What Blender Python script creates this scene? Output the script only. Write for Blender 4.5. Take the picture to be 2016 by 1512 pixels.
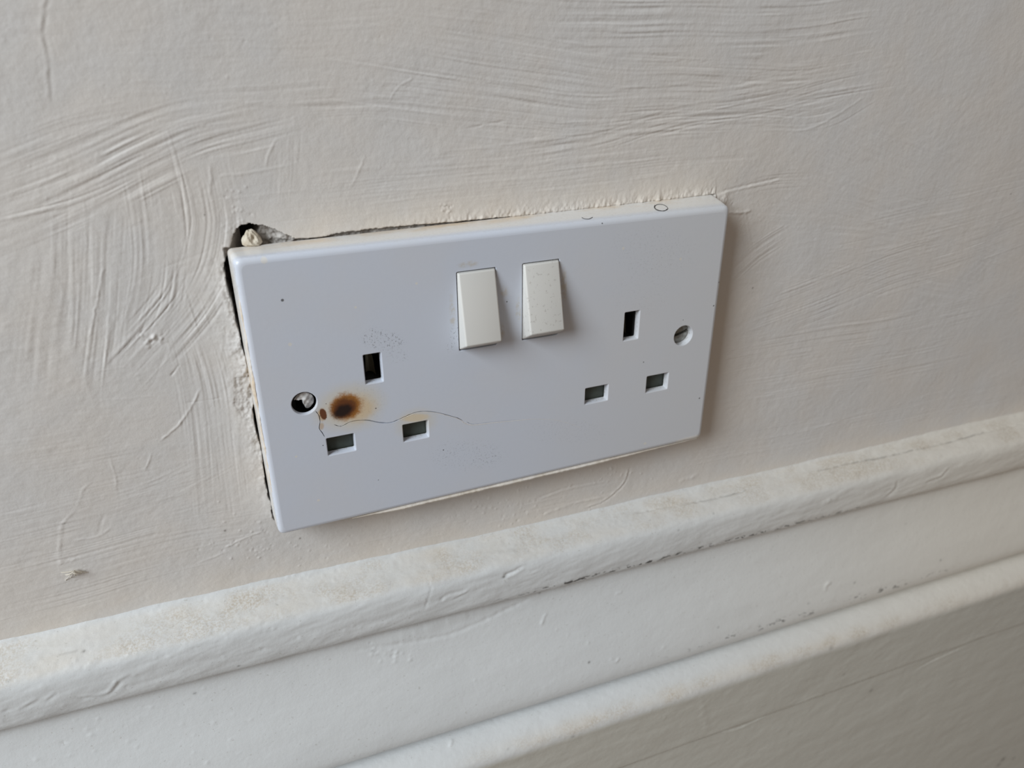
import bpy, bmesh, math, random
import numpy as np
from mathutils import Vector, Matrix, Euler
from mathutils.geometry import delaunay_2d_cdt

for o in list(bpy.data.objects): bpy.data.objects.remove(o)
scene = bpy.context.scene
MM = 0.001
PI = math.pi

# ------------------------------------------------------------------ camera, world, light, exposure
CAM = np.array([-75.69, -201.35, 99.93]) * MM
ROT = (1.09574, 0.00272, -0.38120)
FPX = 1510.6
cam_d = bpy.data.cameras.new('camera')
cam = bpy.data.objects.new('camera', cam_d)
scene.collection.objects.link(cam)
cam.location = CAM; cam.rotation_euler = ROT
cam_d.sensor_width = 36; cam_d.lens = FPX * 36 / 2016
cam_d.clip_start = 0.005; cam_d.clip_end = 20
cam_d.dof.use_dof = True
cam_d.dof.focus_distance = 0.222
cam_d.dof.aperture_fstop = 15
scene.camera = cam

w = bpy.data.worlds.new('world'); scene.world = w; w.use_nodes = True
w.node_tree.nodes['Background'].inputs[0].default_value = (1.0, 0.88, 0.77, 1)
w.node_tree.nodes['Background'].inputs[1].default_value = 0.24

def area(name, loc, target, size, power, col, size_y=None):
    l = bpy.data.lights.new(name, 'AREA'); l.size = size; l.energy = power; l.color = col
    if size_y: l.shape = 'RECTANGLE'; l.size_y = size_y
    o = bpy.data.objects.new(name, l); scene.collection.objects.link(o)
    o.location = loc
    o.rotation_euler = (Vector(target) - Vector(loc)).to_track_quat('-Z', 'Y').to_euler()
    return o
area('window_daylight', (-1.10, -0.60, 0.72), (0, 0, 0), 0.62, 22.3, (0.87, 0.945, 1.0), 0.75)

vs = scene.view_settings
vs.view_transform = 'Standard'; vs.look = 'None'; vs.gamma = 1; vs.use_curve_mapping = False
vs.exposure = 0.0

# ------------------------------------------------------------------ helpers
def euler_mat(e): return np.array(Euler(e).to_matrix())
RM = euler_mat(ROT)
def at(px, py, Y=0.0):
    """point (mm) at depth Y (mm) in front of / behind the wall plane that the photo shows at this pixel"""
    r = RM @ np.array([(px - 1008) / FPX, -(py - 756) / FPX, -1])
    c = CAM / MM
    return c + (Y - c[1]) / r[1] * r
def atxz(px, py, Y=0.0):
    q = at(px, py, Y); return (float(q[0]), float(q[2]))

def link(o, parent=None):
    scene.collection.objects.link(o)
    if parent: o.parent = parent
    return o
def tag(o, label=None, cat=None, kind=None, group=None):
    if label: o['label'] = label
    if cat: o['category'] = cat
    if kind: o['kind'] = kind
    if group: o['group'] = group
    return o
def mesh_obj(name, verts, faces, mat, parent=None, smooth=True):
    """verts in mm"""
    me = bpy.data.meshes.new(name)
    me.from_pydata([(v[0]*MM, v[1]*MM, v[2]*MM) for v in verts], [], faces)
    me.update()
    bm = bmesh.new(); bm.from_mesh(me)
    bmesh.ops.remove_doubles(bm, verts=bm.verts, dist=1e-7)
    bmesh.ops.recalc_face_normals(bm, faces=bm.faces)
    bm.to_mesh(me); bm.free()
    me.polygons.foreach_set('use_smooth', [smooth]*len(me.polygons))
    if mat: me.materials.append(mat)
    o = bpy.data.objects.new(name, me)
    link(o, parent)
    if smooth: sharp(me, 32)
    return o
def sharp(me, deg):
    bm = bmesh.new(); bm.from_mesh(me)
    for e in bm.edges:
        if len(e.link_faces) == 2:
            e.smooth = e.calc_face_angle(0) < math.radians(deg)
        else: e.smooth = False
    bm.to_mesh(me); bm.free()

# ---- numpy noise
def _h(ix, iy, seed):
    n = (ix.astype(np.int64)*374761393 + iy.astype(np.int64)*668265263 + seed*1442695041) & 0x7fffffff
    n = ((n ^ (n >> 13)) * 1274126177) & 0x7fffffff
    n = (n ^ (n >> 16)) & 0xffff
    return n / 32767.5 - 1.0
def vnoise(x, y, seed=0):
    x = np.asarray(x, float); y = np.asarray(y, float)
    x, y = np.broadcast_arrays(x, y)
    ix = np.floor(x); iy = np.floor(y); fx = x-ix; fy = y-iy
    fx = fx*fx*fx*(fx*(fx*6-15)+10); fy = fy*fy*fy*(fy*(fy*6-15)+10)
    a = _h(ix, iy, seed); b = _h(ix+1, iy, seed); c = _h(ix, iy+1, seed); d = _h(ix+1, iy+1, seed)
    return (a*(1-fx)+b*fx)*(1-fy) + (c*(1-fx)+d*fx)*fy
def fbm(x, y, seed=0, octs=4):
    s = 0; a = 1; t = 0
    for i in range(octs):
        s = s + a*vnoise(x*2**i+i*17.3, y*2**i-i*9.1, seed+i*7); t += a; a *= .55
    return s/t
def sstep(a, b, x):
    t = np.clip((x-a)/(b-a), 0, 1); return t*t*(3-2*t)

class Grid:
    """height field on a tensor grid (mm)"""
    def __init__(s, xs, zs):
        s.xs, s.zs = xs, zs
        s.X, s.Z = np.meshgrid(xs, zs)           # [iz, ix]
        s.H = np.zeros_like(s.X)                 # towards the room positive
    def box(s, pts, pad):
        p = np.array(pts)
        x0, z0 = p.min(0)-pad; x1, z1 = p.max(0)+pad
        i0, i1 = np.searchsorted(s.xs, [x0, x1]); j0, j1 = np.searchsorted(s.zs, [z0, z1])
        return slice(j0, j1), slice(i0, i1)
    def curve(s, pts, pad):
        """along, across, total length for cells near a polyline"""
        sl = s.box(pts, pad)
        X, Z = s.X[sl], s.Z[sl]
        if X.size == 0: return sl, None, None, 0
        best = np.full(X.shape, 1e9); al = np.zeros(X.shape); ac = np.zeros(X.shape); L = 0
        n = len(pts)-1
        for k in range(n):
            ax, az = pts[k]; bx, bz = pts[k+1]
            dx, dz = bx-ax, bz-az; ll = math.hypot(dx, dz)
            tr = ((X-ax)*dx+(Z-az)*dz)/ll**2
            t = np.clip(tr, 0, 1)
            te = np.where((k == 0) & (tr < 0), tr, np.where((k == n-1) & (tr > 1), tr, t))
            px, pz = X-(ax+t*dx), Z-(az+t*dz)
            d = np.hypot(px, pz)
            side = ((X-ax)*-dz+(Z-az)*dx)/ll
            m = d < best
            best[m] = d[m]; al[m] = (L+te*ll)[m]; ac[m] = (np.sign(side)*d)[m]
            if k == 0 or k == n-1:
                mm = m & (te != t); ac[mm] = side[mm]
            L += ll
        return sl, al, ac, L

def smooth_path(pts, n=8):
    """Catmull-Rom through points"""
    P = [np.array(p, float) for p in pts]
    if len(P) < 3: return [tuple(p) for p in P]
    P = [2*P[0]-P[1]] + P + [2*P[-1]-P[-2]]
    out = []
    for i in range(1, len(P)-2):
        for k in range(n):
            t = k/n
            out.append(tuple(.5*((2*P[i])+(-P[i-1]+P[i+1])*t+(2*P[i-1]-5*P[i]+4*P[i+1]-P[i+2])*t*t+(-P[i-1]+3*P[i]-3*P[i+1]+P[i+2])*t**3)))
    out.append(tuple(P[-2]))
    return out

def brush(g, px, width, amp, period=1.1, seed=1, Y=0, fade=.25, conv=None, sharpn=1.0):
    """bundle of bristle ridges following a path"""
    pts = smooth_path([(conv or atxz)(a, b, Y) for a, b in px], 4)
    sl, al, ac, L = g.curve(pts, width*.75+2)
    if al is None: return
    wob = vnoise(al/22, ac/12, seed+5)*.55; period = period*.78
    n = .8*vnoise((ac+wob)/period*.7, al/50, seed) + .95*vnoise((ac+wob)/(period*.5), al/30, seed+3) + .55*vnoise((ac+wob)/(period*.30), al/18, seed+9)
    n = np.sign(n)*np.abs(n)**.85
    n = n*(.55+.45*vnoise(al/8, ac/4, seed+12))
    e = width/2*(1+.25*vnoise(al/9, 0*al, seed+21))
    win = 1-sstep(e*.75, e*1.05, np.abs(ac))
    f = L*fade
    jag = vnoise(ac/period/.8, 0*ac, seed+31)*f*.7
    win = win*sstep(-f*.2, f, al+jag)*(1-sstep(L-f, L+f*.2, al-jag))
    g.H[sl] += amp*n*win

def ridge(g, px, wd, amp, seed=1, Y=0, conv=None, shape='ridge'):
    pts = smooth_path([(conv or atxz)(a, b, Y) for a, b in px], 4)
    sl, al, ac, L = g.curve(pts, wd*4+.5)
    if al is None: return
    ac = ac + .12*vnoise(al/1.2, 0*al, seed)
    win = sstep(-.2, L*.12+.3, al)*(1-sstep(L*.88-.3, L+.2, al))*(.7+.3*vnoise(al/1.5, 0*al, seed+3))
    if shape == 'ridge': v = np.exp(-(ac/wd)**2)
    elif shape == 'step': v = -(ac/wd)*np.exp(-(ac/wd)**2)*1.6
    else: v = -np.exp(-(ac/wd)**2) + .5*np.exp(-((ac-wd*1.6)/wd)**2)
    g.H[sl] += amp*v*win

def inpoly(X, Z, poly):
    r = np.zeros(X.shape, bool); n = len(poly)
    for i in range(n):
        x1, z1 = poly[i]; x2, z2 = poly[(i+1) % n]
        if z1 == z2: continue
        c = ((z1 > Z) != (z2 > Z)) & (X < (x2-x1)*(Z-z1)/(z2-z1)+x1)
        r ^= c
    return r

def grid_mesh(name, P, mat, attrs, parent=None):
    """P [nz,nx,3] mm, attrs {name:[nz,nx]}"""
    nz, nx = P.shape[:2]
    me = bpy.data.meshes.new(name)
    idx = np.arange(nz*nx).reshape(nz, nx)
    q = np.stack([idx[:-1, :-1], idx[:-1, 1:], idx[1:, 1:], idx[1:, :-1]], -1).reshape(-1, 4)
    me.vertices.add(nz*nx); me.vertices.foreach_set('co', (P.reshape(-1, 3)*MM).astype(np.float32).ravel())
    me.loops.add(q.size); me.loops.foreach_set('vertex_index', q.astype(np.int32).ravel())
    me.polygons.add(len(q)); me.polygons.foreach_set('loop_start', np.arange(0, q.size, 4, dtype=np.int32))
    me.polygons.foreach_set('use_smooth', np.ones(len(q), bool))
    me.update(calc_edges=True)
    for k, v in attrs.items():
        a = me.attributes.new(k, 'FLOAT', 'POINT'); a.data.foreach_set('value', v.astype(np.float32).ravel())
    me.materials.append(mat)
    o = bpy.data.objects.new(name, me); link(o, parent)
    return o

# ---- material helper
class Mat:
    def __init__(s, name, rough=.5, color=(.8, .8, .8), spec=.5, metal=0):
        s.m = bpy.data.materials.new(name); s.m.use_nodes = True
        s.nt = s.m.node_tree; s.N = s.nt.nodes; s.L = s.nt.links
        s.b = s.N['Principled BSDF']
        s.b.inputs['Roughness'].default_value = rough
        s.b.inputs['Base Color'].default_value = (*color, 1)
        s.b.inputs['Specular IOR Level'].default_value = spec
        s.b.inputs['Metallic'].default_value = metal
        s.bumps = []
        s._co = None
    def put(s, inp, v):
        if isinstance(v, (int, float)): inp.default_value = v
        elif isinstance(v, (tuple, list)): inp.default_value = v if len(inp.default_value) == len(v) else (*v, 1)
        else: s.L.new(v, inp)
    def co(s):
        if s._co is None:
            s._co = s.N.new('ShaderNodeTexCoord').outputs['Object']
        return s._co
    def math(s, op, a, b=0.0, c=None, clamp=False):
        n = s.N.new('ShaderNodeMath'); n.operation = op; n.use_clamp = clamp
        s.put(n.inputs[0], a); s.put(n.inputs[1], b)
        if c is not None: s.put(n.inputs[2], c)
        return n.outputs[0]
    def noise(s, scale, detail=3, rough=.55, vec=None, dist=0, stretch=None):
        n = s.N.new('ShaderNodeTexNoise'); n.inputs['Scale'].default_value = scale
        n.inputs['Detail'].default_value = detail; n.inputs['Roughness'].default_value = rough
        n.inputs['Distortion'].default_value = dist
        v = vec or s.co()
        if stretch:
            mp = s.N.new('ShaderNodeMapping'); s.L.new(v, mp.inputs[0]); mp.inputs['Scale'].default_value = stretch; v = mp.outputs[0]
        s.L.new(v, n.inputs['Vector']); return n.outputs['Fac']
    def range(s, v, a, b, c=0., d=1.):
        n = s.N.new('ShaderNodeMapRange'); n.interpolation_type = 'SMOOTHSTEP'
        s.put(n.inputs[0], v)
        for i, k in enumerate((a, b, c, d)): n.inputs[i+1].default_value = k
        return n.outputs[0]
    def mix(s, f, a, b):
        n = s.N.new('ShaderNodeMix'); n.data_type = 'RGBA'
        s.put(n.inputs[0], f); s.put(n.inputs[6], a); s.put(n.inputs[7], b); return n.outputs[2]
    def attr(s, name):
        n = s.N.new('ShaderNodeAttribute'); n.attribute_name = name; return n.outputs['Fac']
    def ramp(s, f, stops):
        n = s.N.new('ShaderNodeValToRGB'); s.L.new(f, n.inputs[0]); e = n.color_ramp.elements
        while len(e) < len(stops): e.new(.5)
        for k, (p, c) in enumerate(stops): e[k].position = p; e[k].color = (*c, 1)
        return n.outputs[0]
    def base(s, c): s.put(s.b.inputs['Base Color'], c)
    def bump(s, h, dist, strength=1.0):
        n = s.N.new('ShaderNodeBump'); n.inputs['Distance'].default_value = dist; n.inputs['Strength'].default_value = strength
        s.L.new(h, n.inputs['Height'])
        if s.bumps: s.L.new(s.bumps[-1], n.inputs['Normal'])
        s.bumps.append(n.outputs[0]); s.L.new(n.outputs[0], s.b.inputs['Normal'])
    def xz(s):
        n = s.N.new('ShaderNodeSeparateXYZ'); s.L.new(s.co(), n.inputs[0]); return n.outputs[0], n.outputs[2]
    def blob(s, cx, cz, rx, rz, rot=0, wob=0.0, wscale=600):
        """1 in the centre, 0 at the rim (mm) and beyond"""
        mp = s.N.new('ShaderNodeMapping'); mp.vector_type = 'TEXTURE'
        mp.inputs['Location'].default_value = (cx*MM, 0, cz*MM)
        mp.inputs['Rotation'].default_value = (0, math.radians(rot), 0)
        mp.inputs['Scale'].default_value = (rx*MM, 1e3, rz*MM)
        s.L.new(s.co(), mp.inputs[0])
        n = s.N.new('ShaderNodeVectorMath'); n.operation = 'LENGTH'; s.L.new(mp.outputs[0], n.inputs[0])
        d = n.outputs['Value']
        if wob:
            d = s.math('ADD', d, s.math('MULTIPLY', s.math('SUBTRACT', s.noise(wscale, 4, .65), .5), wob))
        return s.math('SUBTRACT', 1.0, d, clamp=True)

# ================================================================== MATERIALS
def m_wall():
    m = Mat('wall_emulsion', .62, spec=.35)
    n1 = m.range(m.noise(28, 3, .6), .35, .65)
    c = m.mix(n1, (.665, .628, .590), (.650, .632, .615))
    sp = m.range(m.noise(160, 4, .65), .4, .7)
    c = m.mix(m.math('MULTIPLY', sp, .12), c, (.60, .575, .53))
    g = m.math('MULTIPLY', m.attr('cream'), m.range(m.noise(90, 4, .6), .15, .75, .55, 1.0))
    c = m.mix(g, c, (.73, .645, .545))
    c = m.mix(m.math('MULTIPLY', m.attr('white'), m.range(m.noise(400, 3), .2, .7, .5, 1)), c, (.76, .75, .70))
    mort = m.mix(m.noise(900, 4, .7), (.24, .22, .20), (.62, .585, .55))
    c = m.mix(m.attr('mortar'), c, mort)
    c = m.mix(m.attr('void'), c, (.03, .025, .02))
    c = m.mix(m.attr('mark'), c, (.12, .10, .085))
    m.base(c)
    m.bump(m.noise(1100, 4, .6), .00009, .55)
    m.bump(m.noise(330, 3, .5), .00018, .5)
    return m.m
def m_skirt():
    m = Mat('skirting_gloss_paint', .42, spec=.4)
    c = m.mix(m.range(m.noise(22, 3), .35, .65), (.665, .680, .685), (.645, .66, .665))
    c = m.mix(m.attr('warm'), c, (.72, .665, .575))
    d = m.attr('dust')
    sp = m.range(m.noise(1500, 5, .7), .40, .62)
    c = m.mix(m.math('MULTIPLY', d, m.range(m.noise(60, 4), .3, .7, .35, .9)), c, (.645, .595, .525))
    c = m.mix(m.math('MULTIPLY', m.math('MULTIPLY', d, sp), m.range(m.noise(70, 3), .38, .62, .05, .9)), c, (.47, .40, .31))
    sp2 = m.range(m.noise(1000, 2, .5), .68, .74)
    c = m.mix(m.math('MULTIPLY', sp2, .35), c, (.36, .34, .30))
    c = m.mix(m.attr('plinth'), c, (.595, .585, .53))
    chip = m.math('MULTIPLY', m.attr('chip'), m.range(m.noise(700, 3, .6, stretch=(.5, 1, 1)), .54, .58))
    c = m.mix(chip, c, (.045, .04, .035))
    c = m.mix(m.attr('mark'), c, (.07, .06, .05))
    m.base(c)
    m.bump(m.noise(900, 4, .6), .00010, .6)
    m.bump(m.noise(260, 3, .5, stretch=(.5, 1, 1)), .0002, .5)
    return m.m
def m_plate():
    m = Mat('faceplate_plastic', .30, spec=.5)
    base = (.60, .64, .725)
    c = m.mix(m.range(m.noise(35, 3), .4, .7, 0, .5), base, (.62, .635, .68))
    # warm bounce light put into the colour towards the plate's right end
    X, Z = m.xz()
    c = m.mix(m.range(X, -.02, .075, 0, .55), c, (.625, .612, .59))
    # old wall paint and grime on the sides near the wall
    n = m.N.new('ShaderNodeSeparateXYZ'); m.L.new(m.co(), n.inputs[0]); Yc = n.outputs[1]
    side = m.range(Yc, -.0088, -.006)
    c = m.mix(m.math('MULTIPLY', side, .75), c, (.74, .715, .67))
    gr = m.math('MULTIPLY', m.range(Yc, -.0055, -.001), m.range(m.noise(110, 4, .65, stretch=(.35, 1, 1)), .42, .62))
    c = m.mix(m.math('MULTIPLY', gr, .7), c, (.62, .47, .30))
    # grime inside the slots and on the upper side
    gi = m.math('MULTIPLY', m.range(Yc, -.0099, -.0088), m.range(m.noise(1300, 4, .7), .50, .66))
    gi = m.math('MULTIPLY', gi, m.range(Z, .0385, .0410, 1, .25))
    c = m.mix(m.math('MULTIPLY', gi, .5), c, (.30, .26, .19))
    h = m.blob(68, -40.9, 9, 1.6, 0, .6, 500)
    c = m.mix(m.range(h, .1, .5, 0, .8), c, (.76, .74, .70))
    # heat: pale yellow halo, orange, brown, black core
    fine = m.noise(2200, 4, .75)
    h = m.blob(-48.3, -4.0, 12.5, 9.5, 0, .35, 150)
    c = m.mix(m.range(h, 0, .6, 0, .62), c, (.66, .585, .43))
    h = m.blob(-47.0, -4.6, 8.0, 5.6, 8, .5, 320)
    c = m.mix(m.range(h, .0, .55, 0, .55), c, (.66, .46, .23))
    h = m.blob(-49.1, -3.4, 5.5, 5.2, -20, .65, 420)
    v = m.math('ADD', h, m.math('MULTIPLY', m.math('SUBTRACT', fine, .5), .30))
    c = m.mix(m.range(v, .02, .40, 0, .96), c, (.34, .135, .022))
    h = m.blob(-49.8, -3.9, 4.8, 4.2, -20, .5, 500)
    v = m.math('ADD', h, m.math('MULTIPLY', m.math('SUBTRACT', fine, .5), .30))
    c = m.mix(m.range(v, .02, .5, 0, .95), c, (.12, .040, .016))
    h = m.blob(-50.1, -4.6, 3.7, 2.5, -18, .5, 600)
    c = m.mix(m.range(h, .0, .55, 0, .97), c, (.018, .012, .012))
    # small scorched tab next to the screw
    h = m.blob(-55.9, -4.6, 1.5, 2.6, 0, .7, 700)
    c = m.mix(m.range(h, 0, .55, 0, .8), c, (.52, .34, .16))
    h = m.blob(-55.6, -4.5, 1.05, 2.2, -6, .45, 900)
    c = m.mix(m.range(h, .05, .3, 0, .97), c, (.13, .045, .02))
    h = m.blob(-56.5, -8.2, .9, 1.5, 10, .3, 700)
    c = m.mix(m.range(h, 0, .6, 0, .6), c, (.50, .33, .16))
    # yellowing above the neutral slot
    h = m.blob(-29.8, -11.2, 5.2, 1.7, 8, .3, 300)
    c = m.mix(m.range(h, 0, .5, 0, .75), c, (.72, .55, .32))
    h = m.blob(-29.8, -13, 8, 6, 0, .4, 200)
    c = m.mix(m.range(h, 0, .6, 0, .45), c, (.64, .59, .48))
    # beige rubbing round the switches
    for cx, cz, rx, rz in ((-12, 33.2, 4, 1.3), (-2.8, 11.5, 1.6, 4.5), (-1.5, 24, 1.6, 2.5), (-17.2, 20, 1.2, 7), (2.8, 18, 1.2, 5), (17, 22, 1.4, 9)):
        h = m.blob(cx, cz, rx, rz, 0, .8, 450)
        c = m.mix(m.math('MULTIPLY', m.range(h, .05, .7, 0, .55), m.range(m.noise(500, 4, .7), .4, .6, .1, 1)), c, (.50, .44, .34))
    # black scuffs over the earth slot, and others
    scn = m.range(m.noise(1500, 4, .75), .54, .66)
    for cx, cz, rx, rz, k in ((-37, 14.6, 7.5, 3.6, .75), (-39.5, 17.0, 3.5, 2.5, .8), (-33.5, 9.5, 4, 3, .35), (-43, -3, 7, 9, .16), (-14, -28, 16, 7, .28), (-8, -30, 6, 3, .3),
                          (20, -27, 22, 6, .14), (44, 18, 14, 12, .10), (-17, 13, 2.0, 7, .5), (47, 30, 20, 9, .16)):
        h = m.blob(cx, cz, rx, rz, 15, .5, 300)
        c = m.mix(m.math('MULTIPLY', m.math('MULTIPLY', m.range(h, .0, .5), scn), k), c, (.10, .10, .10))
    # single specks
    for px, py, r in DOTS:
        x, z = atxz(px, py, -10.06)
        h = m.blob(x, z, r, r, 0, .3, 1500)
        c = m.mix(m.range(h, .1, .5, 0, .85), c, (.07, .07, .07))
    for px, py, r in PALE:
        x, z = atxz(px, py, -10.06)
        h = m.blob(x, z, r, r, 0, .3, 900)
        c = m.mix(m.range(h, .1, .5, 0, .6), c, (.74, .70, .62))
    m.base(c)
    m.bump(m.noise(700, 2, .5), .00004, .35)
    return m.m
DOTS = [(556, 591, .55), (1416, 556, .35), (1405, 602, .35), (1377, 784, .4), (642, 795, .2), (740, 804, .3), (636, 877, .25), (1267, 713, .3), (998, 594, .3),
        (1186, 440, .3), (745, 945, .2), (873, 886, .3), (643, 822, .18), (631, 819, .18), (1345, 630, .2)]
PALE = [(571, 678, .7), (627, 985, .6), (583, 899, .5), (1227, 489, .6), (520, 513, 1.1), (1340, 510, .6), (1270, 873, .7), (700, 605, .5), (820, 558, .5)]

def simple(name, col, rough=.5, metal=0, bumps=(), col2=None, nscale=300):
    m = Mat(name, rough, col, .5, metal)
    if col2: m.base(m.mix(m.range(m.noise(nscale, 4, .65), .35, .65), col, col2))
    for sc, d, s in bumps: m.bump(m.noise(sc, 4, .6), d, s)
    return m.m
M_WALL = m_wall(); M_SK = m_skirt(); M_PLATE = m_plate()
def m_rocker(spotty):
    m = Mat('rocker_plastic', .38, spec=.4)
    c = m.mix(m.range(m.noise(60, 3), .4, .7), (.655, .645, .615), (.64, .635, .61))
    if spotty:
        sp = m.range(m.noise(900, 3, .6), .60, .68)
        c = m.mix(m.math('MULTIPLY', sp, .38), c, (.33, .30, .27))
    m.base(c); return m.m
M_ROCK = m_rocker(False); M_ROCK2 = m_rocker(True)
M_SHUT = simple('shutter_plastic', (.055, .066, .053), .55, col2=(.04, .048, .04), nscale=120)
M_DARK = simple('body_plastic', (.045, .045, .045), .6)
M_BRASS = simple('contact_brass', (.24, .22, .16), .5, .5)
M_STEEL = simple('screw_steel', (.34, .34, .31), .38, .75, ((900, .0001, .6),), (.20, .19, .17), 500)
M_SCREWPAINT = simple('painted_screw', (.80, .80, .80), .45, 0, ((600, .0002, .8),), (.48, .47, .46), 500)
M_BEAD = simple('paint_bead', (.73, .69, .64), .5, 0, ((700, .0002, .8),), (.66, .60, .52), 150)
M_BEAD2 = simple('paint_residue', (.74, .70, .65), .5, 0, ((700, .0002, .8),), (.68, .56, .42), 130)
M_PLASTER = simple('plaster_crumb', (.66, .60, .50), .85, 0, ((1200, .0003, 1.), (400, .0005, .8)), (.50, .43, .33), 350)
M_HAIR = simple('dark_hair', (.05, .045, .04), .5)
M_BRIST = simple('painted_bristles', (.66, .61, .52), .6)
M_FLOOR = simple('floor_boards', (.20, .125, .07), .5, 0, (), (.14, .085, .05), 20)

# ================================================================== WALL
def axis(segs):
    out = [segs[0][0]]
    for a, b, st in segs:
        n = max(1, int(round((b-a)/st))); out += list(a+(b-a)*np.arange(1, n+1)/n)
    return np.array(out)
xs = axis([(-900, -300, 60), (-300, -175, 6), (-175, -112, .45), (-112, 84, .25), (84, 210, .42), (210, 320, .9), (320, 520, 5), (520, 1500, 70)])
zs = axis([(-300, -130, 10), (-130, -92, 1.2), (-92, -76, .45), (-76, 104, .26), (104, 160, 2), (160, 400, 20), (400, 1500, 100)])
g = Grid(xs, zs); X, Z = g.X, g.Z

g.H += .55*fbm(X/75, Z/60, 11, 3) * sstep(4, 30, np.maximum(np.abs(X)-72, np.abs(Z)-41))
g.H += .10*fbm(X/14, Z/12, 12, 2)
lump = sstep(.1, .7, fbm(X/30, Z/25, 77, 2)*.5+.5)
g.H += (.018+.030*lump)*fbm(X/2.2, Z/1.9, 13, 3)
g.H += .014*fbm(X/.9, Z/.9, 14, 2)

# bristle marks
A = [ # path, width mm, amp, period, seed
 ([(-30, 400), (60, 365), (170, 318), (290, 262), (380, 232), (460, 222)], 13, .040, 1.1, 1),
 ([(-30, 465), (80, 422), (190, 372), (303, 318), (405, 272), (540, 238)], 12, .060, 1.15, 2),
 ([(20, 430), (169, 392), (303, 330), (405, 285), (540, 250)], 3.2, .08, 1.0, 3),
 ([(-20, 330), (70, 292), (150, 262), (250, 240)], 9, .035, 1.2, 4),
 ([(300, 370), (310, 440), (312, 520), (300, 600), (270, 690)], 17, .055, 1.15, 5),
 ([(395, 330), (412, 400), (418, 450), (405, 520), (372, 590), (325, 650), (260, 720)], 15, .07, 1.1, 6),
 ([(190, 430), (185, 520), (178, 640), (170, 740)], 17, .045, 1.2, 7),
 ([(80, 470), (75, 560), (60, 660), (50, 760)], 16, .03, 1.2, 8),
 ([(385, 610), (412, 700), (432, 790), (447, 880), (460, 990)], 9, .07, 1.0, 9),
 ([(350, 660), (375, 760), (390, 880), (400, 990)], 9, .04, 1.1, 10),
 ([(330, 540), (380, 520), (430, 500)], 5, .03, 1.0, 41),
 ([(760, 90), (950, 125), (1150, 155), (1336, 165), (1550, 168), (1720, 145)], 17, .060, 1.3, 11),
 ([(900, 20), (1100, 40), (1336, 45), (1550, 40), (1740, 18)], 18, .060, 1.5, 12),
 ([(680, 165), (820, 185), (980, 205), (1160, 222), (1336, 215), (1500, 196), (1700, 150)], 15, .065, 1.3, 13),
 ([(860, 250), (1040, 265), (1200, 258), (1336, 238), (1500, 232), (1590, 236), (1650, 222), (1705, 188)], 8, .055, 1.2, 14),
 ([(880, 320), (1050, 300), (1200, 272), (1340, 232), (1500, 195)], 8, .065, 1.1, 15),
 ([(700, 365), (900, 345), (1100, 330), (1336, 300), (1480, 290)], 13, .035, 1.1, 16),
 ([(480, 188), (680, 182), (860, 178)], 6, .045, 1.1, 17),
 ([(600, 215), (760, 212), (900, 222)], 6, .035, 1.1, 18),
 ([(500, 420), (700, 395), (950, 365), (1300, 325)], 12, .030, 1.0, 19),
 ([(400, 60), (600, 55), (800, 40)], 20, .012, 1.2, 20),
 ([(-30, 1150), (150, 1108), (330, 1060), (520, 1022)], 15, .030, .9, 21),
 ([(-20, 1050), (120, 1020), (260, 985), (400, 950)], 18, .025, .9, 22),
 ([(-20, 900), (120, 880), (300, 845)], 14, .020, 1.1, 23),
 ([(-20, 1220), (200, 1160), (420, 1100)], 9, .03, .8, 24),
 ([(1440, 545), (1490, 500), (1550, 462)], 10, .05, 1.0, 25),
 ([(1480, 640), (1600, 595), (1750, 535), (1900, 490), (2040, 440)], 20, .04, 1.1, 26),
 ([(1440, 700), (1600, 672), (1760, 645), (1950, 600)], 17, .035, 1.0, 27),
 ([(1440, 775), (1540, 760), (1700, 730), (1900, 690)], 15, .040, .9, 28),
 ([(1600, 470), (1750, 440), (2040, 370)], 25, .025, 1.3, 29),
 ([(1450, 400), (1460, 470), (1470, 530)], 10, .03, .9, 30),
 ([(1420, 385), (1500, 360), (1600, 350)], 6, .04, 1.0, 31),
 ([(1500, 260), (1650, 330), (1900, 420)], 40, .022, 1.4, 32),
 ([(1500, 470), (1750, 490), (2040, 560)], 40, .018, 1.2, 33),
 ([(700, 1075), (900, 1030), (1100, 985), (1300, 935)], 8, .03, .8, 34),
 ([(1250, 920), (1450, 880), (1700, 830), (2040, 760)], 14, .025, 1.0, 35),
 ([(200, 160), (350, 150), (500, 140)], 22, .012, 1.2, 36),
 ([(560, 260), (555, 330), (545, 400)], 8, .018, 1.1, 37),
 ([(200, 1010), (330, 960), (440, 900)], 12, .025, .9, 38),
]
for px, wd, amp, per, sd in A: brush(g, px, wd, amp*2.0, per, sd*13)
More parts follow.
